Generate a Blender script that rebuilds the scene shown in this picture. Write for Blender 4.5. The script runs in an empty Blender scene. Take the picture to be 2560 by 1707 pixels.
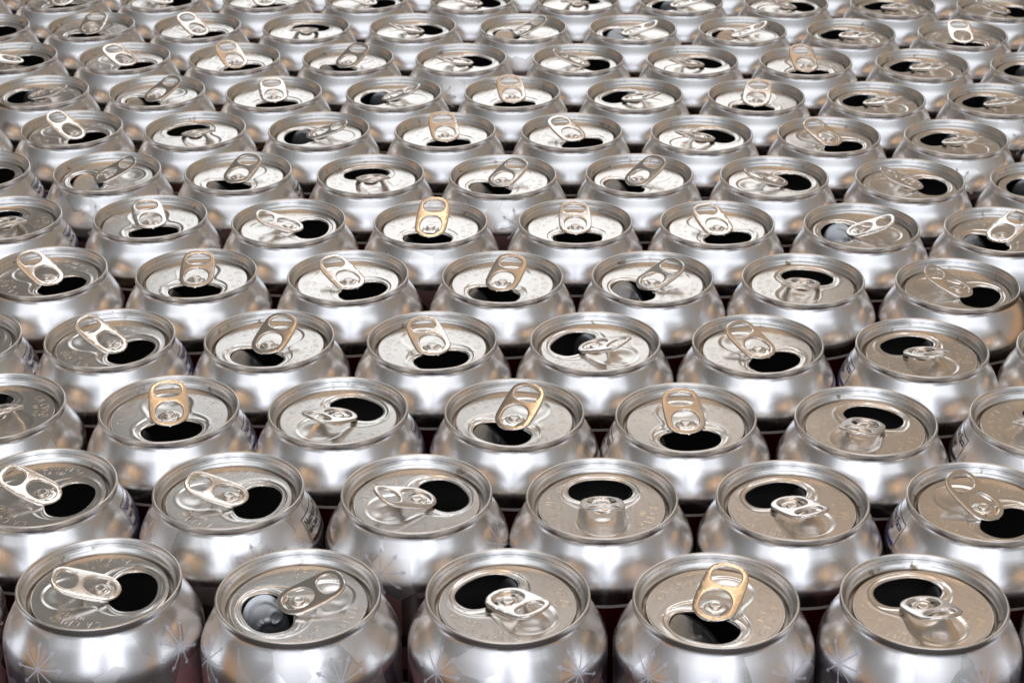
import bpy, bmesh, math, random
from mathutils import Vector, Matrix, Euler
random.seed(7)
PI = math.pi
S = 0.001                       # everything below is written in millimetres
CAN_H = 122.2                   # height of a can, ground to lid rim

scene = bpy.context.scene
col = scene.collection

# ------------------------------------------------------------------ camera
cam_d = bpy.data.cameras.new('camera')
cam = bpy.data.objects.new('camera', cam_d); col.objects.link(cam)
cam_d.sensor_width = 36.0
cam_d.lens = 65.01
cam_d.clip_start = 0.01
cam_d.clip_end = 50.0
cam.location = (0, 0, (CAN_H + 346.66) * S)
cam.rotation_euler = (Matrix.Rotation(math.radians(90 - 27.0135), 3, 'X') @ Matrix.Rotation(math.radians(-0.3145), 3, 'Z')).to_euler()
cam_d.dof.use_dof = True
cam_d.dof.focus_distance = 0.735
cam_d.dof.aperture_fstop = 40
scene.camera = cam

# ------------------------------------------------------------------ light
scene.view_settings.view_transform = 'Standard'
scene.view_settings.look = 'None'
scene.view_settings.exposure = 0.0
scene.view_settings.gamma = 1.0
scene.view_settings.use_curve_mapping = False
scene.cycles.max_bounces = 10
scene.cycles.glossy_bounces = 8
scene.cycles.sample_clamp_indirect = 6.0
scene.cycles.blur_glossy = 0.3

world = bpy.data.worlds.new('World'); scene.world = world
world.use_nodes = True
wn, wl = world.node_tree.nodes, world.node_tree.links
wn.clear()

def nmath(nt, op, a, b=None, c=None, clamp=False):
    n = nt.nodes.new('ShaderNodeMath'); n.operation = op; n.use_clamp = clamp
    for i, v in enumerate((a, b, c)):
        if v is None: continue
        if isinstance(v, (int, float)): n.inputs[i].default_value = v
        else: nt.links.new(v, n.inputs[i])
    return n.outputs[0]

def smooth(nt, x, lo, hi):
    n = nt.nodes.new('ShaderNodeMapRange'); n.interpolation_type = 'SMOOTHSTEP'
    nt.links.new(x, n.inputs['Value'])
    n.inputs['From Min'].default_value = lo; n.inputs['From Max'].default_value = hi
    return n.outputs['Result']

def mixc(nt, fac, a, b, blend='MIX'):
    n = nt.nodes.new('ShaderNodeMix'); n.data_type = 'RGBA'; n.blend_type = blend
    for k, v in ((0, fac), (6, a), (7, b)):
        if isinstance(v, (int, float)): n.inputs[k].default_value = v
        elif isinstance(v, tuple): n.inputs[k].default_value = (*v, 1)
        else: nt.links.new(v, n.inputs[k])
    return n.outputs[2]

# the room around the cans: warm lamplit room, dimmer to the left, warm ceiling
wt = world.node_tree
tc = wn.new('ShaderNodeTexCoord')
sep = wn.new('ShaderNodeSeparateXYZ'); wl.new(tc.outputs['Generated'], sep.inputs[0])
X, Y, Zc = sep.outputs
side = smooth(wt, X, -0.45, 0.35)
base = mixc(wt, side, (0.155, 0.14, 0.125), (0.30, 0.245, 0.19))
back = nmath(wt, 'MULTIPLY', smooth(wt, Y, 0.35, 0.6), nmath(wt, 'MULTIPLY', smooth(wt, Zc, 0.45, 0.55), smooth(wt, X, -0.40, -0.20)))
base = mixc(wt, back, base, mixc(wt, smooth(wt, X, -0.12, 0.2), (0.19, 0.175, 0.155), (0.44, 0.30, 0.19)))
front = smooth(wt, Y, 0.1, -0.5)
base = mixc(wt, front, base, mixc(wt, smooth(wt, Zc, 0.55, 0.78), (0.32, 0.325, 0.335), (0.38, 0.395, 0.40)))
lowside = nmath(wt, 'MULTIPLY', smooth(wt, nmath(wt, 'ABSOLUTE', X), 0.70, 0.92), smooth(wt, Zc, 0.24, 0.05))
base = mixc(wt, lowside, base, (0.60, 0.345, 0.175))
orange = mixc(wt, smooth(wt, Zc, 0.90, 0.98), (0.58, 0.385, 0.235), (0.82, 0.53, 0.30))
base = mixc(wt, nmath(wt, 'MULTIPLY', smooth(wt, Zc, 0.85, 0.91), smooth(wt, Y, -0.62, -0.40)), base, orange)
base = mixc(wt, smooth(wt, Zc, 0.05, -0.2), base, (0.05, 0.04, 0.035))
bg = wn.new('ShaderNodeBackground'); wl.new(base, bg.inputs['Color'])
bg.inputs['Strength'].default_value = 1.0
wo = wn.new('ShaderNodeOutputWorld'); wl.new(bg.outputs[0], wo.inputs['Surface'])

def lamp(name, az, el, dist, w, h, radiance, color, target=(0, 0.75, 0.12)):
    """a rectangular lamp or window standing in the room, facing the cans"""
    d = bpy.data.lights.new(name, 'AREA'); d.shape = 'RECTANGLE'
    d.size = w; d.size_y = h; d.color = color
    d.energy = radiance * w * h * 4.0
    o = bpy.data.objects.new(name, d); col.objects.link(o)
    a, e = math.radians(az), math.radians(el)
    v = Vector((math.cos(e) * math.cos(a), math.cos(e) * math.sin(a), math.sin(e)))
    o.location = Vector(target) + v * dist
    o.rotation_euler = v.to_track_quat('Z', 'Y').to_euler()
    return o

lamp('window_light', 91.5, 15.0, 5.0, 2.05, 2.7, 0.86, (0.97, 0.985, 1.0))
lamp('ceiling_panel', 82, 50, 4.0, 2.2, 1.05, 1.3, (0.98, 0.98, 1.0))
lamp('ceiling_lamp', 147, 79, 2.2, 0.45, 0.45, 1.4, (1.0, 0.64, 0.40))
lamp('softbox_upper', 270, 42, 4.0, 7.5, 0.85, 1.12, (0.92, 0.945, 1.0), (0, 0.7, 0.12))
lamp('softbox_lower_left', 255, 26, 0.86, 0.31, 0.46, 1.22, (0.88, 0.91, 1.0), (0, 0.5, 0.10))
lamp('softbox_lower_right', 285, 26, 0.86, 0.31, 0.46, 1.22, (0.88, 0.91, 1.0), (0, 0.5, 0.10))

# ------------------------------------------------------------------ materials
def newmat(name):
    m = bpy.data.materials.new(name); m.use_nodes = True
    nt = m.node_tree; p = nt.nodes['Principled BSDF']
    return m, nt, p

def objcoord(nt):
    t = nt.nodes.new('ShaderNodeTexCoord'); return t.outputs['Object']

def mapping(nt, vec, scale=(1, 1, 1), loc=None):
    n = nt.nodes.new('ShaderNodeMapping'); nt.links.new(vec, n.inputs[0]); n.inputs['Scale'].default_value = scale
    if loc is not None: nt.links.new(loc, n.inputs['Location'])
    return n.outputs[0]

def noise(nt, vec, scale, detail=3.0, rough=0.5):
    n = nt.nodes.new('ShaderNodeTexNoise'); nt.links.new(vec, n.inputs['Vector'])
    n.inputs['Scale'].default_value = scale; n.inputs['Detail'].default_value = detail; n.inputs['Roughness'].default_value = rough
    return n.outputs['Fac']

def bump(nt, p, h, strength, dist):
    b = nt.nodes.new('ShaderNodeBump'); nt.links.new(h, b.inputs['Height'])
    b.inputs['Strength'].default_value = strength; b.inputs['Distance'].default_value = dist
    nt.links.new(b.outputs[0], p.inputs['Normal'])

def randvec(nt):
    oi = nt.nodes.new('ShaderNodeObjectInfo')
    r = nmath(nt, 'MULTIPLY', oi.outputs['Random'], 13.7)
    c = nt.nodes.new('ShaderNodeCombineXYZ')
    for i in range(3): nt.links.new(r, c.inputs[i])
    return c.outputs[0], oi.outputs['Random']

# lid: rolled aluminium with faint rolling lines, orange peel and dried drops
def make_lid_mat():
    m, nt, p = newmat('rolled_aluminium_lid')
    p.inputs['Metallic'].default_value = 1.0
    oc = objcoord(nt); rv, rnd = randvec(nt)
    sp = nt.nodes.new('ShaderNodeSeparateXYZ'); nt.links.new(oc, sp.inputs[0])
    r = nmath(nt, 'SQRT', nmath(nt, 'ADD', nmath(nt, 'MULTIPLY', sp.outputs[0], sp.outputs[0]), nmath(nt, 'MULTIPLY', sp.outputs[1], sp.outputs[1])))
    shifted = mapping(nt, oc, (1, 1, 1), rv)
    roll = noise(nt, mapping(nt, shifted, (2600, 130, 400)), 1.0, 4, 0.6)
    peel = noise(nt, shifted, 900, 3, 0.6)
    # brown dried drink in the wall groove and in a few drops
    ring = nmath(nt, 'MULTIPLY', smooth(nt, r, 0.0215, 0.0232), smooth(nt, r, 0.0258, 0.0246))
    blot = smooth(nt, noise(nt, shifted, 210, 5, 0.62), 0.56, 0.66)
    blot2 = smooth(nt, noise(nt, shifted, 95, 2, 0.5), 0.45, 0.62)
    groove = nmath(nt, 'MULTIPLY', smooth(nt, r, 0.0223, 0.0229), smooth(nt, r, 0.0241, 0.0236))
    st = nmath(nt, 'MULTIPLY', nmath(nt, 'MULTIPLY', ring, blot), nmath(nt, 'MULTIPLY', blot2, 0.8))
    st = nmath(nt, 'MAXIMUM', st, nmath(nt, 'MULTIPLY', groove, nmath(nt, 'MULTIPLY_ADD', blot2, 0.35, 0.18)))
    speck = smooth(nt, noise(nt, shifted, 420, 1, 0.4), 0.80, 0.84)
    st = nmath(nt, 'MAXIMUM', st, nmath(nt, 'MULTIPLY', speck, 0.7))
    tone = mixc(nt, rnd, (0.79, 0.785, 0.775), (0.87, 0.87, 0.865))
    c = mixc(nt, nmath(nt, 'MULTIPLY', roll, 0.18), tone, (0.62, 0.61, 0.60))
    c = mixc(nt, st, c, (0.20, 0.125, 0.045))
    nt.links.new(c, p.inputs['Base Color'])
    rg = nmath(nt, 'MULTIPLY_ADD', roll, 0.12, 0.13)
    rg = nmath(nt, 'ADD', rg, nmath(nt, 'MULTIPLY', st, 0.25))
    rg = nmath(nt, 'ADD', rg, nmath(nt, 'MULTIPLY', smooth(nt, r, 0.0225, 0.0235), 0.10))
    nt.links.new(rg, p.inputs['Roughness'])
    wave = noise(nt, shifted, 70, 2, 0.5)
    h = nmath(nt, 'ADD', nmath(nt, 'MULTIPLY', roll, 0.5), nmath(nt, 'MULTIPLY', peel, 0.5))
    h = nmath(nt, 'ADD', h, nmath(nt, 'MULTIPLY', wave, 3.5))
    bump(nt, p, h, 0.2, 0.00004)
    return m

def make_tab_mat():
    m, nt, p = newmat('bright_aluminium_tab')
    p.inputs['Metallic'].default_value = 1.0
    oc = objcoord(nt); rv, rnd = randvec(nt)
    sh = mapping(nt, oc, (1, 1, 1), rv)
    sc = noise(nt, sh, 700, 4, 0.6)
    sc2 = noise(nt, sh, 170, 5, 0.65)
    c = mixc(nt, nmath(nt, 'MULTIPLY', nmath(nt, 'ADD', sc, sc2), 0.5), (0.80, 0.79, 0.775), (0.92, 0.91, 0.90))
    spot = smooth(nt, noise(nt, sh, 160, 2, 0.5), 0.70, 0.74)
    c = mixc(nt, nmath(nt, 'MULTIPLY', spot, 0.35), c, (0.35, 0.25, 0.14))
    nt.links.new(c, p.inputs['Base Color'])
    nt.links.new(nmath(nt, 'MULTIPLY_ADD', sc2, 0.14, 0.12), p.inputs['Roughness'])
    bump(nt, p, noise(nt, sh, 500, 3, 0.5), 0.12, 0.00005)
    return m

def make_flap_mat():
    m, nt, p = newmat('brushed_aluminium_flap')
    p.inputs['Metallic'].default_value = 1.0
    oc = objcoord(nt); rv, rnd = randvec(nt)
    sh = mapping(nt, oc, (1, 1, 1), rv)
    st = noise(nt, mapping(nt, sh, (300, 3000, 300)), 1.0, 3, 0.6)
    c = mixc(nt, st, (0.36, 0.38, 0.40), (0.66, 0.68, 0.70))
    nt.links.new(c, p.inputs['Base Color'])
    nt.links.new(nmath(nt, 'MULTIPLY_ADD', st, 0.2, 0.28), p.inputs['Roughness'])
    bump(nt, p, st, 0.3, 0.00004)
    return m

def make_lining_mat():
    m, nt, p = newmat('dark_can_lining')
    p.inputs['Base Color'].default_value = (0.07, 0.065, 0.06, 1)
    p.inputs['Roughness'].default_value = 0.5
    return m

def make_body_mat(flakes):
    m, nt, p = newmat('frost_printed_aluminium' if flakes else 'satin_printed_aluminium')
    oc = objcoord(nt); rv, rnd = randvec(nt)
    sp = nt.nodes.new('ShaderNodeSeparateXYZ'); nt.links.new(oc, sp.inputs[0])
    x, y, z = sp.outputs
    theta = nmath(nt, 'ARCTAN2', y, x)
    zr = nmath(nt, 'MULTIPLY', nmath(nt, 'SUBTRACT', z, CAN_H * S), 1000.0)      # mm, 0 at the rim, negative down
    # faint vertical drawing lines
    cv = nt.nodes.new('ShaderNodeCombineXYZ')
    nt.links.new(nmath(nt, 'MULTIPLY', theta, 70.0), cv.inputs[0]); nt.links.new(nmath(nt, 'MULTIPLY', zr, 0.12), cv.inputs[1]); nt.links.new(rnd, cv.inputs[2])
    lines = noise(nt, cv.outputs[0], 1.0, 3, 0.7)
    sh = mapping(nt, oc, (1, 1, 1), rv)
    big = noise(nt, sh, 45, 2, 0.5)
    silver = mixc(nt, lines, (0.79, 0.79, 0.805), (0.87, 0.87, 0.885))
    metal = 1.0
    colr = silver
    rough = nmath(nt, 'MULTIPLY_ADD', lines, 0.08, 0.22)
    ink = None
    if flakes:
        vo = nt.nodes.new('ShaderNodeTexVoronoi'); nt.links.new(mapping(nt, sh, (1, 1, 0.8)), vo.inputs['Vector'])
        vo.inputs['Scale'].default_value = 85
        vs = nt.nodes.new('ShaderNodeSeparateColor'); nt.links.new(vo.outputs['Color'], vs.inputs[0])
        v1, v2 = vs.outputs[0], vs.outputs[1]
        facet = mixc(nt, smooth(nt, v1, 0.50, 0.52), silver, (0.75, 0.745, 0.75))
        facet = mixc(nt, nmath(nt, 'MULTIPLY', smooth(nt, v2, 0.68, 0.70), 0.45), facet, (0.95, 0.95, 0.97))
        colr = facet
        rough = nmath(nt, 'ADD', rough, nmath(nt, 'MULTIPLY', smooth(nt, v2, 0.68, 0.70), 0.14))
        # coloured facets from the shoulder down
        low = smooth(nt, nmath(nt, 'ADD', zr, nmath(nt, 'MULTIPLY', v2, 5.0)), -18.0, -19.0)
        red = nmath(nt, 'MULTIPLY', low, smooth(nt, v1, 0.70, 0.71))
        mag = nmath(nt, 'MULTIPLY', low, nmath(nt, 'MULTIPLY', smooth(nt, v1, 0.30, 0.29), smooth(nt, v2, 0.5, 0.51)))
        colr = mixc(nt, nmath(nt, 'MULTIPLY', red, 0.65), colr, (0.36, 0.02, 0.03))
        colr = mixc(nt, nmath(nt, 'MULTIPLY', mag, 0.8), colr, (0.16, 0.05, 0.16))
        # eight armed snow stars with arrow heads, five round the shoulder
        seg = 2 * PI / 4
        tl = nmath(nt, 'MULTIPLY', nmath(nt, 'SUBTRACT', nmath(nt, 'FLOORED_MODULO', nmath(nt, 'ADD', theta, 8 * seg), seg), seg / 2), 31.0)
        dz = nmath(nt, 'MULTIPLY', nmath(nt, 'ADD', zr, 14.5), 1.15)
        rr = nmath(nt, 'SQRT', nmath(nt, 'ADD', nmath(nt, 'MULTIPLY', tl, tl), nmath(nt, 'MULTIPLY', dz, dz)))
        an = nmath(nt, 'ADD', nmath(nt, 'ARCTAN2', dz, tl), 0.22)
        aa = nmath(nt, 'SUBTRACT', nmath(nt, 'FLOORED_MODULO', nmath(nt, 'ADD', an, 8 * PI), PI / 4), PI / 8)
        pp = nmath(nt, 'MULTIPLY', rr, nmath(nt, 'COSINE', aa))
        qq = nmath(nt, 'MULTIPLY', rr, nmath(nt, 'ABSOLUTE', nmath(nt, 'SINE', aa)))
        arm = nmath(nt, 'MULTIPLY', nmath(nt, 'LESS_THAN', qq, 0.27), nmath(nt, 'LESS_THAN', pp, 8.2))
        head = nmath(nt, 'MULTIPLY', nmath(nt, 'GREATER_THAN', pp, 7.3), nmath(nt, 'LESS_THAN', qq, nmath(nt, 'MULTIPLY', nmath(nt, 'SUBTRACT', 9.3, pp), 0.48)))
        star = nmath(nt, 'MAXIMUM', arm, head, clamp=True)
        ray = nmath(nt, 'MULTIPLY', nmath(nt, 'GREATER_THAN', qq, nmath(nt, 'MULTIPLY', pp, 0.26)), nmath(nt, 'LESS_THAN', rr, 7.5))
        colr = mixc(nt, nmath(nt, 'MULTIPLY', ray, 0.45), colr, (0.97, 0.97, 0.98))
        colr = mixc(nt, nmath(nt, 'MULTIPLY', star, 0.9), colr, (0.66, 0.69, 0.80))
        rough = nmath(nt, 'ADD', rough, nmath(nt, 'MULTIPLY', star, 0.2))
        ink = nmath(nt, 'MAXIMUM', nmath(nt, 'MULTIPLY', star, 0.8), nmath(nt, 'MULTIPLY', red, 0.4))
    # white line and dark red field lower on the cylinder
    line = nmath(nt, 'MULTIPLY', nmath(nt, 'LESS_THAN', zr, -23.2 if not flakes else -58.5), nmath(nt, 'GREATER_THAN', zr, -24.4 if not flakes else -60.0))
    field = nmath(nt, 'LESS_THAN', zr, -24.4 if not flakes else -60.0)
    colr = mixc(nt, field, colr, (0.05, 0.002, 0.004))
    colr = mixc(nt, line, colr, (0.5, 0.5, 0.5))
    inkall = nmath(nt, 'MAXIMUM', field, line)
    if not flakes:      # dark band above the white line: print plus painted-in reflection of dark gaps
        band = nmath(nt, 'MULTIPLY', nmath(nt, 'LESS_THAN', zr, -19.0), nmath(nt, 'GREATER_THAN', zr, -23.2))
        tint = mixc(nt, nmath(nt, 'GREATER_THAN', rnd, 0.86), (0.16, 0.15, 0.155), (0.42, 0.25, 0.08))
        band = nmath(nt, 'MULTIPLY', band, 0.6)
        colr = mixc(nt, band, colr, tint)
    if ink is not None: inkall = nmath(nt, 'MAXIMUM', inkall, ink)
    nt.links.new(nmath(nt, 'SUBTRACT', 1.0, inkall), p.inputs['Metallic'])
    nt.links.new(colr, p.inputs['Base Color'])
    nt.links.new(rough, p.inputs['Roughness'])
    h = nmath(nt, 'ADD', nmath(nt, 'MULTIPLY', lines, 0.14), nmath(nt, 'MULTIPLY', big, 3.0))
    bump(nt, p, h, 0.35, 0.00006)
    p.inputs['Coat Weight'].default_value = 0.15
    p.inputs['Coat Roughness'].default_value = 0.1
    return m

def ink_mat(name, c):
    m, nt, p = newmat(name)
    p.inputs['Base Color'].default_value = (*c, 1); p.inputs['Roughness'].default_value = 0.4
    return m

def make_ground_mat():
    m, nt, p = newmat('dark_table_top')
    oc = objcoord(nt)
    c = mixc(nt, noise(nt, oc, 12, 4, 0.6), (0.030, 0.025, 0.022), (0.055, 0.045, 0.04))
    nt.links.new(c, p.inputs['Base Color']); p.inputs['Roughness'].default_value = 0.6
    return m

M_LID = make_lid_mat(); M_TAB = make_tab_mat(); M_FLAP = make_flap_mat(); M_LIN = make_lining_mat()
M_BODY = make_body_mat(False); M_FROST = make_body_mat(True)
M_BLUE = ink_mat('blue_print', (0.035, 0.045, 0.20)); M_BLACK = ink_mat('black_print', (0.012, 0.012, 0.014))
M_GROUND = make_ground_mat()

# ------------------------------------------------------------------ ground
def link(name, mesh, parent=None):
    o = bpy.data.objects.new(name, mesh); col.objects.link(o)
    if parent: o.parent = parent
    return o

gm = bpy.data.meshes.new('table_top')
gm.from_pydata([(-3, -1.5, 0), (3, -1.5, 0), (3, 4, 0), (-3, 4, 0)], [], [(0, 1, 2, 3)])
gm.materials.append(M_GROUND)
g = link('table_top', gm); g['kind'] = 'structure'

# ------------------------------------------------------------------ mesh helpers
def chaikin(pts, n=2):
    for _ in range(n):
        o = [pts[0]]
        for a, b in zip(pts, pts[1:]):
            o.append((a[0] * .75 + b[0] * .25, a[1] * .75 + b[1] * .25))
            o.append((a[0] * .25 + b[0] * .75, a[1] * .25 + b[1] * .75))
        o.append(pts[-1]); pts = o
    return pts

def lathe(verts, faces, prof, seg, zoff=0.0, mi=None, mats=None):
    """adds a surface of revolution of prof = [(r, z) mm], outside on the right of travel"""
    b = len(verts); n = len(prof)
    for i in range(seg):
        a = 2 * PI * i / seg; c, s = math.cos(a), math.sin(a)
        for r, z in prof: verts.append((r * c * S, r * s * S, (z + zoff) * S))
    for i in range(seg):
        j = (i + 1) % seg
        for k in range(n - 1):
            faces.append((b + i * n + k, b + j * n + k, b + j * n + k + 1, b + i * n + k + 1))
            if mats is not None: mats.append(mi)

def finish(name, verts, faces, mats, midx=None, smooth_=True, recalc=False):
    me = bpy.data.meshes.new(name); me.from_pydata(verts, [], faces)
    for m in mats: me.materials.append(m)
    if midx: me.polygons.foreach_set('material_index', midx)
    if smooth_: me.polygons.foreach_set('use_smooth', [True] * len(me.polygons))
    if recalc:
        bm = bmesh.new(); bm.from_mesh(me); bmesh.ops.recalc_face_normals(bm, faces=bm.faces); bm.to_mesh(me); bm.free()
    me.update(); return me

# ------------------------------------------------------------------ can body (z 0 = ground)
SHOULDER = [(25.8, -1.6), (25.8, -2.9), (26.0, -3.9), (27.0, -5.4), (28.9, -8.2), (30.6, -11.3), (31.9, -14.0), (32.7, -16.2), (33.05, -17.8), (33.1, -19), (33.1, -21)]
SH = chaikin(SHOULDER, 3)
def prof_at(s):
    """point, along the shoulder and wall, s mm of path below the neck; returns r, z, normal"""
    pts = SH + [(33.1, -112)]
    for a, b in zip(pts, pts[1:]):
        L = math.hypot(b[0] - a[0], b[1] - a[1])
        if s <= L and L > 0:
            t = s / L; d = ((b[0] - a[0]) / L, (b[1] - a[1]) / L)
            return a[0] + (b[0] - a[0]) * t, a[1] + (b[1] - a[1]) * t, (-d[1], d[0])
        s -= L
    return 33.1, -112, (1, 0)

def body_mesh(name, mat):
    v, f, mi = [], [], []
    outer = SH + [(33.1, -40), (33.1, -80), (33.1, -112)] + chaikin([(33.1, -112), (32.6, -115), (29.5, -118.6), (26.0, -120.8), (24.8, -CAN_H), (23.4, -CAN_H), (22.4, -120.4), (16, -115.5), (8, -113), (0.01, -112.2)], 1)[1:]
    lathe(v, f, outer, 112, CAN_H, 0, mi)
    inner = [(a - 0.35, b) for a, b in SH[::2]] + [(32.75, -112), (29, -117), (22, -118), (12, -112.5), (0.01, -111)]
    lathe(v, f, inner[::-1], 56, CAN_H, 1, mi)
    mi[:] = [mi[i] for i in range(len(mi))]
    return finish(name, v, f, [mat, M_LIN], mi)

# ------------------------------------------------------------------ lid (z 0 = rim)
PZ = -4.1                       # the flat panel lies this far under the rim
PR = 22.2
def smin(a, b, k):
    h = max(0.0, min(1.0, 0.5 + 0.5 * (b - a) / k)); return b * (1 - h) + a * h - k * h * (1 - h)
def sstep(x, a, b):
    t = max(0.0, min(1.0, (x - a) / (b - a))); return t * t * (3 - 2 * t)
HC = 10.0
def hole(phi):
    c, s = math.cos(phi), math.sin(phi)
    ry = 8.7 if s > 0 else 7.0
    e = 2.25
    rr = (abs(c / 11.6) ** e + abs(s / ry) ** e) ** (-1 / e)
    return rr * c, HC + rr * s
def key_sdf(x, y):
    big = (math.hypot(x / 14.2, (y - 8.9) / 11.9) - 1) * 12.4
    d2 = math.hypot(x / 9.2, (y + 9.9) / 9.0) - 1
    low = d2 * 9.0
    qx, qy = abs(x) - 8.0, abs(y + 3) - 7
    box = math.hypot(max(qx, 0), max(qy, 0)) + min(max(qx, qy), 0)
    return smin(smin(big, low, 2.0), box, 1.6)
def hole_sdf(x, y):
    yy = y - HC; ry = 8.7 if yy > 0 else 7.0
    k = (abs(x / 11.8) ** 2.25 + abs(yy / ry) ** 2.25) ** (1 / 2.25)
    return (k - 1) * (ry + 1.2)
def panel_h(x, y):
    d = key_sdf(x, y)
    h = -0.20 * (1 - sstep(d, -0.5, 0.3))
    h += 0.03 * math.exp(-((d - 0.7) / 0.5) ** 2)
    hd = hole_sdf(x, y)
    h += 0.07 * math.exp(-((hd - 1.6) / 0.42) ** 2) * (1 if y > 2 else max(0, (y + 1) / 3))
    h -= 0.15 * (1 - sstep(hd, 0.0, 0.5))
    r = math.hypot(x, y)
    h += 0.40 * (1 - sstep(r, 2.9, 4.6))
    rw = math.hypot(x / 5.6, (y + 12.3) / 4.9)
    h -= 0.22 * (1 - sstep(rw, 0.35, 1.2))
    return h
def lid_mesh():
    v, f, mi = [], [], []
    NA, NR = 192, 84
    for i in range(NA):
        phi = 2 * PI * i / NA
        hx, hy = hole(phi)
        # matching point on the panel's edge, along the same ray from the mouth's middle
        dx, dy = hx, hy - HC; L = math.hypot(dx, dy); dx /= L; dy /= L
        b = HC * dy; t = -b + math.sqrt(b * b - HC * HC + PR * PR)
        ox, oy = dx * t, HC + dy * t
        v.append((hx * S, hy * S, (PZ - 1.15) * S))            # turned-down cut edge
        v.append((hx * S, hy * S, (PZ + panel_h(hx, hy) - 0.12) * S))
        for k in range(NR + 1):
            u = k / NR; x = hx + (ox - hx) * u; y = hy + (oy - hy) * u
            x += dx * 0.15 * (1 - u); y += dy * 0.15 * (1 - u)
            v.append((x * S, y * S, (PZ + panel_h(x, y)) * S))
    n = NR + 3
    for i in range(NA):
        j = (i + 1) % NA
        for k in range(n - 1):
            f.append((i * n + k, i * n + k + 1, j * n + k + 1, j * n + k))
    wall = [(22.2, PZ), (22.5, PZ - 0.12), (22.75, PZ - 0.6), (22.85, -6.0), (23.05, -6.45), (23.4, -6.5), (23.65, -6.1), (23.7, -5.0), (23.85, -4.4),
            (24.25, -3.7), (24.85, -3.05), (25.3, -2.05), (25.9, -0.6), (26.25, -0.06), (26.6, 0.0), (26.92, -0.18), (27.0, -0.6), (27.02, -1.4), (26.98, -2.2), (26.7, -2.75), (26.2, -2.85), (25.7, -2.6), (25.5, -2.3)]
    lathe(v, f, chaikin(wall, 2), 288)
    return finish('lid', v, f, [M_LID])

# ------------------------------------------------------------------ ring pull tab and its rivet (origin at the rivet)
def ring(pts):
    return pts
def ell(cx, cy, rx, ry, n=48, e=2.0, a0=0, a1=2 * PI):
    o = []
    for i in range(n):
        a = a0 + (a1 - a0) * i / n; c, s = math.cos(a), math.sin(a)
        k = (abs(c) ** e + abs(s) ** e) ** (-1 / e)
        o.append((cx + rx * c * k, cy + ry * s * k))
    return o
def tab_outline():
    o = []
    n = 28
    for i in range(n + 1):                       # nose, round
        a = PI * i / n
        o.append((7.6 * math.cos(a), 0.4 + 6.8 * math.sin(a)))
    o += [(-7.75, -3), (-7.7, -7.5)]
    for i in range(1, 12):                        # tail, flatter, with faint corners
        a = PI + PI * i / 12; c, s = math.cos(a), math.sin(a)
        k = (abs(c) ** 2.6 + abs(s) ** 2.6) ** (-1 / 2.6)
        o.append((7.5 * c * k, -9.2 + 7.0 * s * k))
    o += [(7.7, -7.5), (7.75, -3)]
    return o
def finger_hole():
    return ell(0, -10.95, 5.15, 3.5, 44, 2.3)
def rivet_window():
    return ell(0, -0.1, 5.2, 5.35, 48, 2.1)
def curve_plate(name, loops, extrude, bevel, mat, res=3):
    cd = bpy.data.curves.new(name, 'CURVE'); cd.dimensions = '2D'; cd.fill_mode = 'BOTH'
    cd.extrude = extrude * S; cd.bevel_depth = bevel * S; cd.bevel_resolution = res; cd.offset = -bevel * S * 0.9
    for L in loops:
        sp = cd.splines.new('POLY'); sp.points.add(len(L) - 1); sp.use_cyclic_u = True
        for q, (x, y) in zip(sp.points, L): q.co = (x * S, y * S, 0, 1)
    ob = bpy.data.objects.new('tmp', cd); col.objects.link(ob)
    dg = bpy.context.evaluated_depsgraph_get()
    me = bpy.data.meshes.new_from_object(ob.evaluated_get(dg)); me.name = name
    bpy.data.objects.remove(ob); bpy.data.curves.remove(cd)
    me.materials.clear(); me.materials.append(mat)
    bm = bmesh.new(); bm.from_mesh(me)
    bmesh.ops.remove_doubles(bm, verts=bm.verts, dist=1e-6)
    bmesh.ops.recalc_face_normals(bm, faces=bm.faces)
    for fc in bm.faces: fc.smooth = abs(fc.normal.z) < 0.999
    for e in bm.edges:
        if len(e.link_faces) == 2 and e.link_faces[0].smooth != e.link_faces[1].smooth: e.smooth = False
    bm.to_mesh(me); bm.free()
    return me
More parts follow.
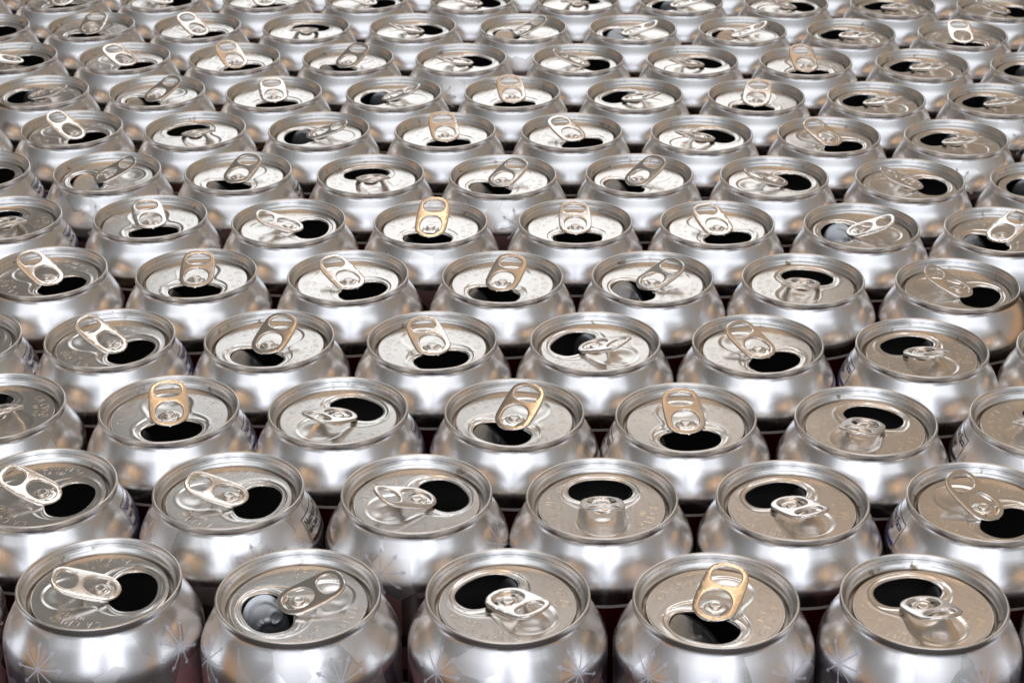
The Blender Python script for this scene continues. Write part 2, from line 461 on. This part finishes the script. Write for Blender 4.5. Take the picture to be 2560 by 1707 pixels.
def tab_mesh():
    me = curve_plate('pull_tab', [tab_outline(), finger_hole(), rivet_window()], 0.12, 0.5, M_TAB)
    bm = bmesh.new(); bm.from_mesh(me)
    # gentle spring of the plate: tail bends up, flanks fall away
    for k in range(-15, 7):
        bmesh.ops.bisect_plane(bm, geom=bm.verts[:] + bm.edges[:] + bm.faces[:], plane_co=(0, k * S, 0), plane_no=(0, 1, 0))
    for k in (-6, -4, -2, 0, 2, 4, 6):
        bmesh.ops.bisect_plane(bm, geom=bm.verts[:] + bm.edges[:] + bm.faces[:], plane_co=(k * S, 0, 0), plane_no=(1, 0, 0))
    for q in bm.verts:
        x, y = q.co.x / S, q.co.y / S
        if y < -3: q.co.z += 0.0035 * (y + 3) ** 2 * S
        q.co.z -= 0.005 * x * x * S
    for fc in bm.faces: fc.smooth = True
    for e in bm.edges: e.smooth = True
    # pressed bowl in the nose between the window's chord and the frame
    NX, NY = 18, 9
    grid = []
    for i in range(NX + 1):
        row = []
        u = -1 + 2 * i / NX
        x = 5.35 * u
        top = -0.1 + 5.4 * math.sqrt(max(0, 1 - (u * 0.985) ** 2)) ** 1.0 + 0.15
        bot = 2.3 - 0.5 * (1 - u * u)
        top = max(top, bot + 0.02)
        for k in range(NY + 1):
            t = k / NY; y = bot + (top - bot) * t
            z = -0.1 - 0.95 * math.sin(PI * min(1, 0.25 + t * 0.75)) * (1 - u ** 4)
            row.append(bm.verts.new((x * S, y * S, z * S)))
        grid.append(row)
    for i in range(NX):
        for k in range(NY):
            fc = bm.faces.new((grid[i][k], grid[i + 1][k], grid[i + 1][k + 1], grid[i][k + 1])); fc.smooth = True
    # web under the bar between the two holes
    bm.to_mesh(me); bm.free()
    return me
def rivet_mesh():
    v, f = [], []
    lathe(v, f, chaikin([(3.9, -0.95), (3.7, -0.55), (3.2, -0.45), (2.35, -0.42), (2.1, -0.3), (2.1, 0.1), (1.95, 0.38), (1.5, 0.45), (1.2, 0.38), (0.01, 0.36)], 2), 40)
    # small tongue that ties the rivet to the nose of the tab
    b = len(v); N = 6
    for i in range(N + 1):
        t = i / N; y = 2.6 + 2.2 * t; z = -0.55 - 0.5 * t
        w = 3.0 - 0.6 * t
        v += [(-w * S, y * S, z * S), (w * S, y * S, z * S)]
    for i in range(N): f.append((b + 2 * i, b + 2 * i + 1, b + 2 * i + 3, b + 2 * i + 2))
    return finish('rivet', v, f, [M_TAB], recalc=True)

# ------------------------------------------------------------------ torn flap (origin on its hinge)
HINGE = (9.5, 3.0)
def flap_mesh():
    v, f = [], []
    NA, NR = 72, 12
    for i in range(NA):
        hx, hy = hole(2 * PI * i / NA)
        for k in range(NR + 1):
            u = 1 - k / NR * 0.999
            x, y = hx * u * 0.97, HC + (hy - HC) * u * 0.97
            d = hole_sdf(x, y)
            z = 0.28 * math.exp(-((d + 1.6) / 0.45) ** 2)
            # stamped question-mark shaped bead
            q = math.hypot(x + 1.5, y - 10.8); an = math.atan2(y - 10.8, x + 1.5)
            if an > -1.2: z += 0.40 * math.exp(-((q - 3.4) / 0.38) ** 2)
            z += 0.16 * math.exp(-((math.hypot(x - 2.5, (y - 7.0)) - 2.0) / 0.5) ** 2) * (1 if y < 8 else 0.3)
            z -= 0.009 * (x - HINGE[0]) ** 2 * (1 if x < HINGE[0] else 0)
            v.append(((x - HINGE[0]) * S, (y - HINGE[1]) * S, z * S))
    n = NR + 1
    for i in range(NA):
        j = (i + 1) % NA
        for k in range(n - 1): f.append((i * n + k, i * n + k + 1, j * n + k + 1, j * n + k))
    return finish('mouth_flap', v, f, [M_FLAP], recalc=True)

# ------------------------------------------------------------------ embossed lettering on the lid
G = {'C': [[(1, .85), (.75, 1), (.3, 1), (0, .75), (0, .25), (.3, 0), (.75, 0), (1, .15)]],
     'A': [[(0, 0), (.5, 1), (1, 0)], [(.2, .38), (.8, .38)]],
     'R': [[(0, 0), (0, 1), (.7, 1), (.95, .8), (.95, .62), (.7, .48), (0, .48)], [(.55, .48), (1, 0)]],
     'V': [[(0, 1), (.5, 0), (1, 1)]],
     'U': [[(0, 1), (0, .3), (.25, 0), (.75, 0), (1, .3), (1, 1)]],
     'M': [[(0, 0), (0, 1), (.5, .35), (1, 1), (1, 0)]],
     'I': [[(.5, 0), (.5, 1)]],
     '1': [[(.25, .8), (.5, 1), (.5, 0)]],
     '0': [[(.5, 0), (.1, .25), (.1, .75), (.5, 1), (.9, .75), (.9, .25), (.5, 0)]],
     'O': [[(.5, 0), (0, .25), (0, .75), (.5, 1), (1, .75), (1, .25), (.5, 0)]],
     'T': [[(0, 1), (1, 1)], [(.5, 1), (.5, 0)]],
     'N': [[(0, 0), (0, 1), (1, 0), (1, 1)]],
     'E': [[(1, 0), (0, 0), (0, 1), (1, 1)], [(0, .5), (.8, .5)]],
     'Y': [[(0, 1), (.5, .5), (1, 1)], [(.5, .5), (.5, 0)]],
     '5': [[(.9, 1), (.1, 1), (.1, .55), (.7, .6), (.95, .35), (.7, 0), (.1, .05)]],
     'H': [[(0, 0), (0, 1)], [(1, 0), (1, 1)], [(0, .5), (1, .5)]],
     'c': [[(.85, .7), (.4, .75), (.1, .5), (.1, .3), (.4, .05), (.85, .1)], [(.65, 1), (.35, -.2)]],
     '@': [[(.5 + .75 * math.cos(a * PI / 8), .5 + .62 * math.sin(a * PI / 8)) for a in range(17)], [(.25, .8), (.25, .4), (.4, .2), (.6, .2), (.75, .4), (.75, .8)]]}
def emboss_mesh():
    v, f = [], []
    def stroke(pts):
        for (x0, y0), (x1, y1) in zip(pts, pts[1:]):
            dx, dy = x1 - x0, y1 - y0; L = math.hypot(dx, dy)
            if L < 1e-6: continue
            nx, ny = -dy / L * 0.12, dx / L * 0.12
            b = len(v)
            for x, y in ((x0, y0), (x1, y1)):
                v.extend([((x + nx) * S, (y + ny) * S, (PZ - 0.01) * S), (x * S, y * S, (PZ + 0.04) * S), ((x - nx) * S, (y - ny) * S, (PZ - 0.01) * S)])
            f.extend([(b, b + 1, b + 4, b + 3), (b + 1, b + 2, b + 5, b + 4)])
    def arc(text, r, a0, size, step):
        a = a0
        for ch in text:
            if ch == ' ': a -= step * 0.6 / r; continue
            for st in G[ch]:
                pts = []
                for gx, gy in st:
                    rad = r + gy * size; an = a - (gx * size * 0.55) / r
                    pts.append((rad * math.cos(an), rad * math.sin(an)))
                stroke(pts)
            a -= step / r
    arc('CA CRV@', 17.2, math.radians(6), 2.9, 2.5)
    arc('MI 10c', 14.2, math.radians(-14), 1.8, 1.55)
    arc('CT MA ME NY VT 5c', 17.6, math.radians(238), 2.5, 1.75)
    arc('HI IA OR', 14.3, math.radians(222), 2.1, 1.75)
    return finish('embossed_lettering', v, f, [M_LID], smooth_=False)

# ------------------------------------------------------------------ printed nutrition panel wrapped on the shoulder
def nutrition_mesh(name, mat):
    v, f = [], []
    def place(u, s, off=0.05):
        r, z, nrm = prof_at(s)
        a = u / 31.0
        rr = r + nrm[0] * off; zz = z + nrm[1] * off
        return (rr * math.cos(a) * S, rr * math.sin(a) * S, (zz + CAN_H) * S)
    def strip(u0, s0, u1, s1, w):
        n = 24; b = len(v)
        du, ds = u1 - u0, s1 - s0; L = math.hypot(du, ds); nu, ns = -ds / L * w / 2, du / L * w / 2
        for i in range(n + 1):
            t = i / n; u, s = u0 + du * t, s0 + ds * t
            v.append(place(u + nu, s + ns)); v.append(place(u - nu, s - ns))
        for i in range(n): f.append((b + 2 * i, b + 2 * i + 1, b + 2 * i + 3, b + 2 * i + 2))
    W0, T0, B0 = 24.0, 6.4, 60.0
    strip(0, T0, W0, T0, .35); strip(0, T0, 0, B0, .35); strip(W0, T0, W0, B0, .35); strip(0, B0, W0, B0, .35)
    strip(0.8, T0 + 9.2, W0 - .8, T0 + 9.2, 1.5)
    def text(body, size, u0, s0):
        cd = bpy.data.curves.new('t', 'FONT'); cd.body = body; cd.size = size * S; cd.resolution_u = 3; cd.offset = 0.00007
        ob = bpy.data.objects.new('t', cd); col.objects.link(ob)
        dg = bpy.context.evaluated_depsgraph_get(); me = bpy.data.meshes.new_from_object(ob.evaluated_get(dg))
        b = len(v)
        for q in me.vertices: v.append(place(u0 + q.co.x / S, s0 - q.co.y / S, 0.06))
        for q in me.polygons: f.append(tuple(b + i for i in q.vertices))
        bpy.data.objects.remove(ob); bpy.data.curves.remove(cd); bpy.data.meshes.remove(me)
    text('Nutrition Facts', 3.6, 0.9, T0 + 3.6)
    text('Serv. Size 1 Can', 2.5, 0.9, T0 + 6.2)
    text('Calories 0', 2.5, 0.9, T0 + 8.4) if False else None
    text('Amount Per Serving', 2.0, 0.9, T0 + 12.6)
    text('Calories 0', 2.8, 0.9, T0 + 15.6)
    for i, tx in enumerate(('Total Fat 0g  0%', 'Sodium 35mg  1%', 'Total Carb. 0g  0%', 'Protein 0g')):
        text(tx, 2.4, 0.9, T0 + 19.4 + i * 3.2); strip(0.8, T0 + 20 + i * 3.2, W0 - .8, T0 + 20 + i * 3.2, .15)
    return finish(name, v, f, [mat], smooth_=False)

ME_BODY = body_mesh('body', M_BODY); ME_FROST = body_mesh('body', M_FROST)
ME_LID = lid_mesh(); ME_TAB = tab_mesh(); ME_RIV = rivet_mesh(); ME_FLAP = flap_mesh(); ME_EMB = emboss_mesh()
ME_NB = nutrition_mesh('nutrition_panel', M_BLUE); ME_NK = nutrition_mesh('nutrition_panel', M_BLACK)

# name, x, y (mm), compass angle of the drinking hole, lift of the tab (degrees)
TABLE = """
A0 -204.2 512.7 168 19
A1 -137.2 507.4 5 17
A2 -70.6 500.0 -155 12
A3 -2.6 499.6 132 12
A4 66.4 496.3 -115 20
A5 133.0 495.2 107 21
A6 199.7 494.8 170 21
B0 -235.8 571.7 71 16
B1 -169.0 569.1 -12 22
B2 -102.1 564.4 -10 15
B3 -35.1 562.7 28 17
B4 32.0 559.8 90 24
B5 98.5 557.0 115 17
B6 165.9 554.4 -48 22
B7 233.0 552.4 171 14
C-1 -267.9 629.9 -89 18
C0 -200.8 628.4 130 24
C1 -133.7 625.7 -77 20
C2 -67.3 623.2 52 20
C3 0.2 621.1 -117 24
C4 67.6 617.6 -84 18
C5 134.4 613.5 62 17
C6 201.1 612.5 50 20
C7 268.0 609.7 101 16
D-1 -300.5 687.9 131 24
D0 -233.5 687.2 60 18
D1 -167.0 687.0 -27 27
D2 -100.6 684.8 -114 20
D3 -33.5 682.5 -67 17
D4 34.3 681.3 147 23
D5 101.4 677.8 -55 18
D6 167.7 673.2 113 21
D7 234.3 671.0 80 18
D8 301.5 667.9 -121 20
E0 -275.3 753.9 -177 18
E1 -208.4 752.6 -40 24
E2 -141.4 749.4 -87 18
E3 -72.6 746.5 -48 19
E4 -5.0 745.2 -111 20
E5 62.6 744.0 -147 18
E6 129.4 740.2 70 17
E7 195.8 734.2 -30 20
E8 263.1 731.0 -164 24
F-1 -308.5 815.2 -23 23
F0 -241.6 813.5 122 14
F1 -172.9 813.4 -74 13
F2 -105.8 807.9 0 18
F3 -38.1 805.2 -97 31
F4 30.2 805.3 -86 17
F5 97.7 802.5 -66 17
F6 164.1 799.1 172 20
F7 230.5 792.8 -145 22
F8 297.4 788.9 103 23
G-1 -337.9 877.1 -118 15
G0 -271.1 875.6 10 18
G1 -204.6 873.4 -157 20
G2 -138.1 871.7 -112 17
G3 -70.9 866.6 106 18
G4 -3.0 865.6 -128 17
G5 64.8 865.2 -139 23
G6 131.9 861.5 12 17
G7 198.5 857.1 -3 20
G8 265.1 851.2 160 17
G9 332.0 847.1 36 16
H0 -302.0 937.1 84 18
H1 -235.3 935.7 -32 28
H2 -168.8 933.6 122 19
H3 -102.0 930.8 180 17
H4 -34.4 928.6 -78 22
H5 33.1 927.1 -58 16
H6 100.4 922.7 36 18
H7 167.8 919.2 -50 19
H8 234.1 914.2 131 20
H9 300.9 909.7 10 23
I0 -333.4 996.1 8 15
I1 -266.5 995.3 170 14
I2 -199.6 994.0 -131 21
I3 -132.9 991.2 -76 15
I4 -65.9 989.7 173 20
I5 1.4 989.0 -82 22
I6 69.7 984.7 141 17
I7 136.6 981.1 -104 20
I8 203.2 976.5 136 19
I9 269.6 972.4 136 21
I10 336.2 967.3 -123 19
J-1 -363.7 1057.9 9 20
J0 -296.8 1057.5 22 16
J1 -230.0 1055.8 -42 18
J2 -163.5 1053.8 -58 27
J3 -96.2 1051.5 -122 21
J4 -28.8 1050.2 36 17
J5 39.6 1047.9 0 20
J6 106.6 1043.5 40 16
J7 173.9 1039.8 -84 25
J8 240.3 1035.1 138 15
J9 306.4 1027.9 148 17
J10 373.4 1022.4 -35 20
K-1 -394.4 1117.3 -37 20
K0 -327.9 1117.1 20 15
K1 -261.4 1118.6 -100 17
K2 -195.0 1115.9 -44 23
K3 -127.2 1113.5 80 16
K4 -60.1 1112.0 32 19
K5 8.0 1109.7 -165 22
K6 75.2 1106.2 178 18
K7 142.5 1101.1 172 22
K8 208.8 1096.6 135 11
K9 275.8 1091.6 -90 18
K10 342.7 1085.9 96 16
L0 -360.1 1181.0 -45 19
L1 -293.6 1179.9 -67 18
L2 -227.1 1179.2 15 15
L3 -160.7 1176.9 -68 20
L4 -93.7 1173.5 0 16
L5 -24.4 1171.5 25 16
L6 44.1 1168.9 70 16
L7 111.1 1163.7 165 14
L8 177.8 1159.2 18 17
L9 245.3 1154.7 125 14
L10 312.4 1148.5 5 16
L11 379.7 1143.6 67 17
M0 -394.1 1242.5 20 20
M1 -327.6 1241.4 142 18
M2 -261.1 1240.7 50 16
M3 -194.7 1238.4 -1 16
M4 -127.7 1235.0 151 18
M5 -58.4 1233.0 119 18
M6 10.3 1230.8 146 18
M7 77.7 1226.3 -61 20
M8 144.2 1221.4 124 23
M9 211.9 1217.2 34 15
M10 279.4 1211.7 35 16
M11 346.2 1205.8 84 23
M12 413.7 1203.6 30 16
"""
SKIP = set(['B0', 'B7', 'C-1', 'C7', 'D-1', 'D8', 'E0', 'E8', 'F-1', 'F8', 'G-1', 'G9', 'I0', 'I10', 'J-1', 'J10', 'K-1', 'L11', 'M0', 'M11', 'M12'])
LABELS = {
    'A0': 'sliver of a can cut off by left picture edge, first row from front',
    'A1': 'snowflake-printed can, white-shining tab, hole at right, first whole from left, first row from front',
    'A2': 'snowflake-printed can, tan tab, hole at lower left, second whole from left, first row from front',
    'A3': 'snowflake-printed can, white-shining tab, hole at upper left, third whole from left, first row from front',
    'A4': 'snowflake-printed can, orange tab, hole at lower left, fourth whole from left, first row from front',
    'A5': 'snowflake-printed can, white-shining tab, hole at far side, fifth whole from left, first row from front',
    'A6': 'sliver of a can cut off by right picture edge, first row from front',
    'B1': 'silver can cut off by left picture edge, second row from front',
    'B2': 'snowflake-printed can, bright tab, hole at right, first whole from left, second row from front',
    'B3': 'snowflake-printed can, white-shining tab, hole at upper right, second whole from left, second row from front',
    'B4': 'silver can, silver tab, hole at far side, third whole from left, second row from front',
    'B5': 'silver can, white-shining tab, hole at upper left, fourth whole from left, second row from front',
    'B6': 'silver can cut off by right picture edge, second row from front',
    'C0': 'silver can cut off by left picture edge, third row from front',
    'C1': 'silver can, orange tab, hole at near side, first whole from left, third row from front',
    'C2': 'silver can, silver tab, hole at upper right, second whole from left, third row from front',
    'C3': 'silver can, orange tab, hole at lower left, third whole from left, third row from front',
    'C4': 'silver can, orange tab, hole at near side, fourth whole from left, third row from front',
    'C5': 'silver can, silver tab, hole at upper right, fifth whole from left, third row from front',
    'C6': 'silver can cut off by right picture edge, third row from front',
    'D0': 'silver can cut off by left picture edge, fourth row from front',
    'D1': 'silver can, white-shining tab, hole at lower right, first whole from left, fourth row from front',
    'D2': 'silver can, tan tab, hole at lower left, second whole from left, fourth row from front',
    'D3': 'silver can, tan tab, hole at lower right, third whole from left, fourth row from front',
    'D4': 'silver can, tan tab, hole at upper left, fourth whole from left, fourth row from front',
    'D5': 'silver can, tan tab, hole at lower right, fifth whole from left, fourth row from front',
    'D6': 'silver can, silver tab, hole at upper left, sixth whole from left, fourth row from front',
    'D7': 'silver can cut off by right picture edge, fourth row from front',
    'E1': 'silver can cut off by left picture edge, fifth row from front',
    'E2': 'silver can, tan tab, hole at near side, first whole from left, fifth row from front',
    'E3': 'silver can, white-shining tab, hole at lower right, second whole from left, fifth row from front',
    'E4': 'silver can, orange tab, hole at near side, third whole from left, fifth row from front',
    'E5': 'silver can, bright tab, hole at lower left, fourth whole from left, fifth row from front',
    'E6': 'silver can, silver tab, hole at far side, fifth whole from left, fifth row from front',
    'E7': 'silver can, tan tab, hole at lower right, sixth whole from left, fifth row from front',
    'F0': 'silver can cut off by left picture edge, sixth row from front',
    'F1': 'silver can, tan tab, hole at near side, first whole from left, sixth row from front',
    'F2': 'silver can, white-shining tab, hole at right, second whole from left, sixth row from front',
    'F3': 'silver can, orange tab, hole at near side, third whole from left, sixth row from front',
    'F4': 'silver can, tan tab, hole at near side, fourth whole from left, sixth row from front',
    'F5': 'silver can, tan tab, hole at lower right, fifth whole from left, sixth row from front',
    'F6': 'silver can, white-shining tab, hole at left, sixth whole from left, sixth row from front',
    'F7': 'silver can cut off by right picture edge, sixth row from front',
    'G0': 'silver can cut off by left picture edge, seventh row from front',
    'G1': 'silver can, tan tab, hole at lower left, first whole from left, seventh row from front',
    'G2': 'silver can, tan tab, hole at near side, second whole from left, seventh row from front',
    'G3': 'silver can, silver tab, hole at far side, third whole from left, seventh row from front',
    'G4': 'silver can, white-shining tab, hole at lower left, fourth whole from left, seventh row from front',
    'G5': 'silver can, tan tab, hole at lower left, fifth whole from left, seventh row from front',
    'G6': 'silver can, silver tab, hole at right, sixth whole from left, seventh row from front',
    'G7': 'silver can, silver tab, hole at right, seventh whole from left, seventh row from front',
    'G8': 'silver can cut off by right picture edge, seventh row from front',
    'H0': 'silver can, only its shoulder showing, cut off by left picture edge, eighth row from front',
    'H1': 'silver can, white-shining tab, hole at lower right, first whole from left, eighth row from front',
    'H2': 'silver can, silver tab, hole at upper left, second whole from left, eighth row from front',
    'H3': 'silver can, silver tab, hole at left, third whole from left, eighth row from front',
    'H4': 'silver can, white-shining tab, hole at near side, fourth whole from left, eighth row from front',
    'H5': 'silver can, white-shining tab, hole at lower right, fifth whole from left, eighth row from front',
    'H6': 'silver can, silver tab, hole at upper right, sixth whole from left, eighth row from front',
    'H7': 'silver can, tan tab, hole at lower right, seventh whole from left, eighth row from front',
    'H8': 'silver can, silver tab, hole at upper left, eighth whole from left, eighth row from front',
    'H9': 'sliver of a can cut off by right picture edge, eighth row from front',
    'I1': 'silver can cut off by left picture edge, ninth row from front',
    'I2': 'silver can, tan tab, hole at lower left, first whole from left, ninth row from front',
    'I3': 'silver can, white-shining tab, hole at near side, second whole from left, ninth row from front',
    'I4': 'silver can, white-shining tab, hole at left, third whole from left, ninth row from front',
    'I5': 'silver can, bright tab, hole at near side, fourth whole from left, ninth row from front',
    'I6': 'silver can, silver tab, hole at upper left, fifth whole from left, ninth row from front',
    'I7': 'silver can, white-shining tab, hole at near side, sixth whole from left, ninth row from front',
    'I8': 'silver can, silver tab, hole at upper left, seventh whole from left, ninth row from front',
    'I9': 'silver can cut off by right picture edge, ninth row from front',
    'J0': 'silver can cut off by left picture edge, tenth row from front',
    'J1': 'silver can, white-shining tab, hole at lower right, first whole from left, tenth row from front',
    'J2': 'silver can, white-shining tab, hole at lower right, second whole from left, tenth row from front',
    'J3': 'silver can, white-shining tab, hole at lower left, third whole from left, tenth row from front',
    'J4': 'silver can, silver tab, hole at upper right, fourth whole from left, tenth row from front',
    'J5': 'silver can, white-shining tab, hole at right, fifth whole from left, tenth row from front',
    'J6': 'silver can, silver tab, hole at upper right, sixth whole from left, tenth row from front',
    'J7': 'silver can, orange tab, hole at near side, seventh whole from left, tenth row from front',
    'J8': 'silver can, silver tab, hole at upper left, eighth whole from left, tenth row from front',
    'J9': 'silver can cut off by right picture edge, tenth row from front',
    'K0': 'silver can cut off by left picture edge, eleventh row from front',
    'K1': 'silver can, tan tab, hole at near side, first whole from left, eleventh row from front',
    'K2': 'silver can, white-shining tab, hole at lower right, second whole from left, eleventh row from front',
    'K3': 'silver can, silver tab, hole at far side, third whole from left, eleventh row from front',
    'K4': 'silver can, silver tab, hole at upper right, fourth whole from left, eleventh row from front',
    'K5': 'silver can, white-shining tab, hole at left, fifth whole from left, eleventh row from front',
    'K6': 'silver can, white-shining tab, hole at left, sixth whole from left, eleventh row from front',
    'K7': 'silver can, white-shining tab, hole at left, seventh whole from left, eleventh row from front',
    'K8': 'silver can, silver tab, hole at upper left, eighth whole from left, eleventh row from front',
    'K9': 'silver can, tan tab, hole at near side, ninth whole from left, eleventh row from front',
    'K10': 'sliver of a can cut off by right picture edge, eleventh row from front',
    'L0': 'silver can, only its shoulder showing, cut off by left picture edge, twelfth row from front',
    'L1': 'silver can cut by top picture edge, first from left in twelfth row from front',
    'L2': 'silver can cut by top picture edge, second from left in twelfth row from front',
    'L3': 'silver can cut by top picture edge, third from left in twelfth row from front',
    'L4': 'silver can cut by top picture edge, fourth from left in twelfth row from front',
    'L5': 'silver can cut by top picture edge, fifth from left in twelfth row from front',
    'L6': 'silver can cut by top picture edge, sixth from left in twelfth row from front',
    'L7': 'silver can cut by top picture edge, seventh from left in twelfth row from front',
    'L8': 'silver can cut by top picture edge, eighth from left in twelfth row from front',
    'L9': 'silver can cut by top picture edge, ninth from left in twelfth row from front',
    'L10': 'silver can cut off by right picture edge, twelfth row from front',
    'M1': 'can shoulder in the top left corner behind the twelfth row',
    'M2': 'can shoulder glimpsed at top picture edge between first and second cans of twelfth row',
    'M3': 'can shoulder glimpsed at top picture edge between second and third cans of twelfth row',
    'M4': 'can shoulder glimpsed at top picture edge between third and fourth cans of twelfth row',
    'M5': 'can shoulder glimpsed at top picture edge between fourth and fifth cans of twelfth row',
    'M6': 'can shoulder glimpsed at top picture edge between fifth and sixth cans of twelfth row',
    'M7': 'can shoulder glimpsed at top picture edge between sixth and seventh cans of twelfth row',
    'M8': 'can shoulder glimpsed at top picture edge between seventh and eighth cans of twelfth row',
    'M9': 'can shoulder glimpsed at top picture edge between eighth and ninth cans of twelfth row',
    'M10': 'can shoulder glimpsed at top picture edge between ninth and tenth cans of twelfth row',
}

# ------------------------------------------------------------------ one can, then copies
def tilt_matrix(tilt):
    return Euler((-math.radians(tilt), 0, 0))
def make_can():
    root = bpy.data.objects.new('drink_can', None); col.objects.link(root)
    root.empty_display_size = 0.02
    b = link('body', ME_BODY, root)
    l = link('lid', ME_LID, root); l.location = (0, 0, CAN_H * S)
    link('embossed_lettering', ME_EMB, l)
    t = link('pull_tab', ME_TAB, root); t.location = (0, 0, (CAN_H - 2.2) * S)
    r = link('rivet', ME_RIV, t)
    fl = link('mouth_flap', ME_FLAP, root); fl.location = (HINGE[0] * S, HINGE[1] * S, (CAN_H + PZ - 0.9) * S)
    return root
def copy_tree(o, parent=None):
    c = o.copy(); col.objects.link(c); c.parent = parent
    for ch in o.children: copy_tree(ch, c)
    return c
def child(o, nm):
    return next(c for c in o.children if c.name.split('.')[0] == nm)

FLAP = {'A2': 62, 'A4': 40, 'C3': 44, 'D2': 40, 'E4': 58, 'E2': 62, 'E5': 44, 'D3': 72, 'F7': 60, 'G1': 42, 'G2': 44, 'G4': 40, 'G5': 42, 'I2': 40, 'I3': 78, 'I7': 66,
        'K5': 34, 'K7': 42, 'J3': 44, 'F3': 70, 'F6': 62, 'C1': 72, 'C4': 72, 'K6': 64, 'F4': 80}
FROST = set('A0 A1 A2 A3 A4 A5 A6 B0 B2 B3 C0 C6 D0 G1 G2 I9 I10 H8 F3 F8 G4 G9 G0 K5 J4'.split())
NUT = {'B2': ('k', -20), 'G2': ('k', -12), 'C4': ('k', 146), 'B1': ('b', -6), 'C1': ('b', -8), 'C2': ('b', -6), 'D1': ('b', -6), 'D0': ('b', -8), 'F0': ('b', -8), 'G0': ('b', -8),
       'B6': ('b', 146), 'D6': ('b', 146), 'C6': ('k', 144)}
BROT = {'A1': 16, 'A2': -16, 'A3': 0, 'A4': -1, 'A5': -18, 'B3': 24}
rows = {}
cans = {}
proto = None
for line in TABLE.strip().split('\n'):
    n, x, y, az, tilt = line.split()
    x, y, az, tilt = float(x), float(y), float(az), float(tilt)
    if 30 < az < 150: tilt *= 0.82          # tabs seen edge on lie a little flatter
    if n in SKIP: continue
    if proto is None: proto = make_can(); c = proto
    else: c = copy_tree(proto)
    c.location = (x * S, y * S, 0)
    rnd = random.Random(n)
    c.rotation_euler = (math.radians(rnd.gauss(0, 0.25)), math.radians(rnd.gauss(0, 0.25)), math.radians(az - 90))
    b = child(c, 'body')
    if n in NUT:
        k, a = NUT[n]
        b.rotation_euler = (0, 0, math.radians(a - (az - 90)))
    else:
        b.rotation_euler = (0, 0, math.radians(BROT.get(n, rnd.uniform(0, 360)) - (az - 90)))
    b.data = ME_FROST if n in FROST else ME_BODY
    t = child(c, 'pull_tab')
    t.rotation_euler = (-math.radians(tilt), 0, math.radians(rnd.uniform(-3, 3)))
    rv = child(t, 'rivet')        # the rivet stays down on the lid while the tab is lifted
    rv.rotation_euler = (math.radians(tilt), 0, 0)
    rv.location = Vector((0, 0, -0.6 * S)) @ Matrix.Rotation(-math.radians(tilt), 3, 'X')
    fl = child(c, 'mouth_flap')
    fa = FLAP.get(n, rnd.uniform(74, 82)) - (10 if n in ('A4', 'K5') else 0)
    ax = Vector((0.2, 1.0, 0)).normalized()
    fl.rotation_euler = Matrix.Rotation(math.radians(-fa), 3, ax).to_euler()
    if n in NUT:
        np_ = link('nutrition_panel', ME_NK if NUT[n][0] == 'k' else ME_NB, b)
    c['category'] = 'drink can'
    c['group'] = 'opened empty drink cans standing in rows'
    cans[n] = c
for n, lab in LABELS.items():
    if n in cans: cans[n]['label'] = lab
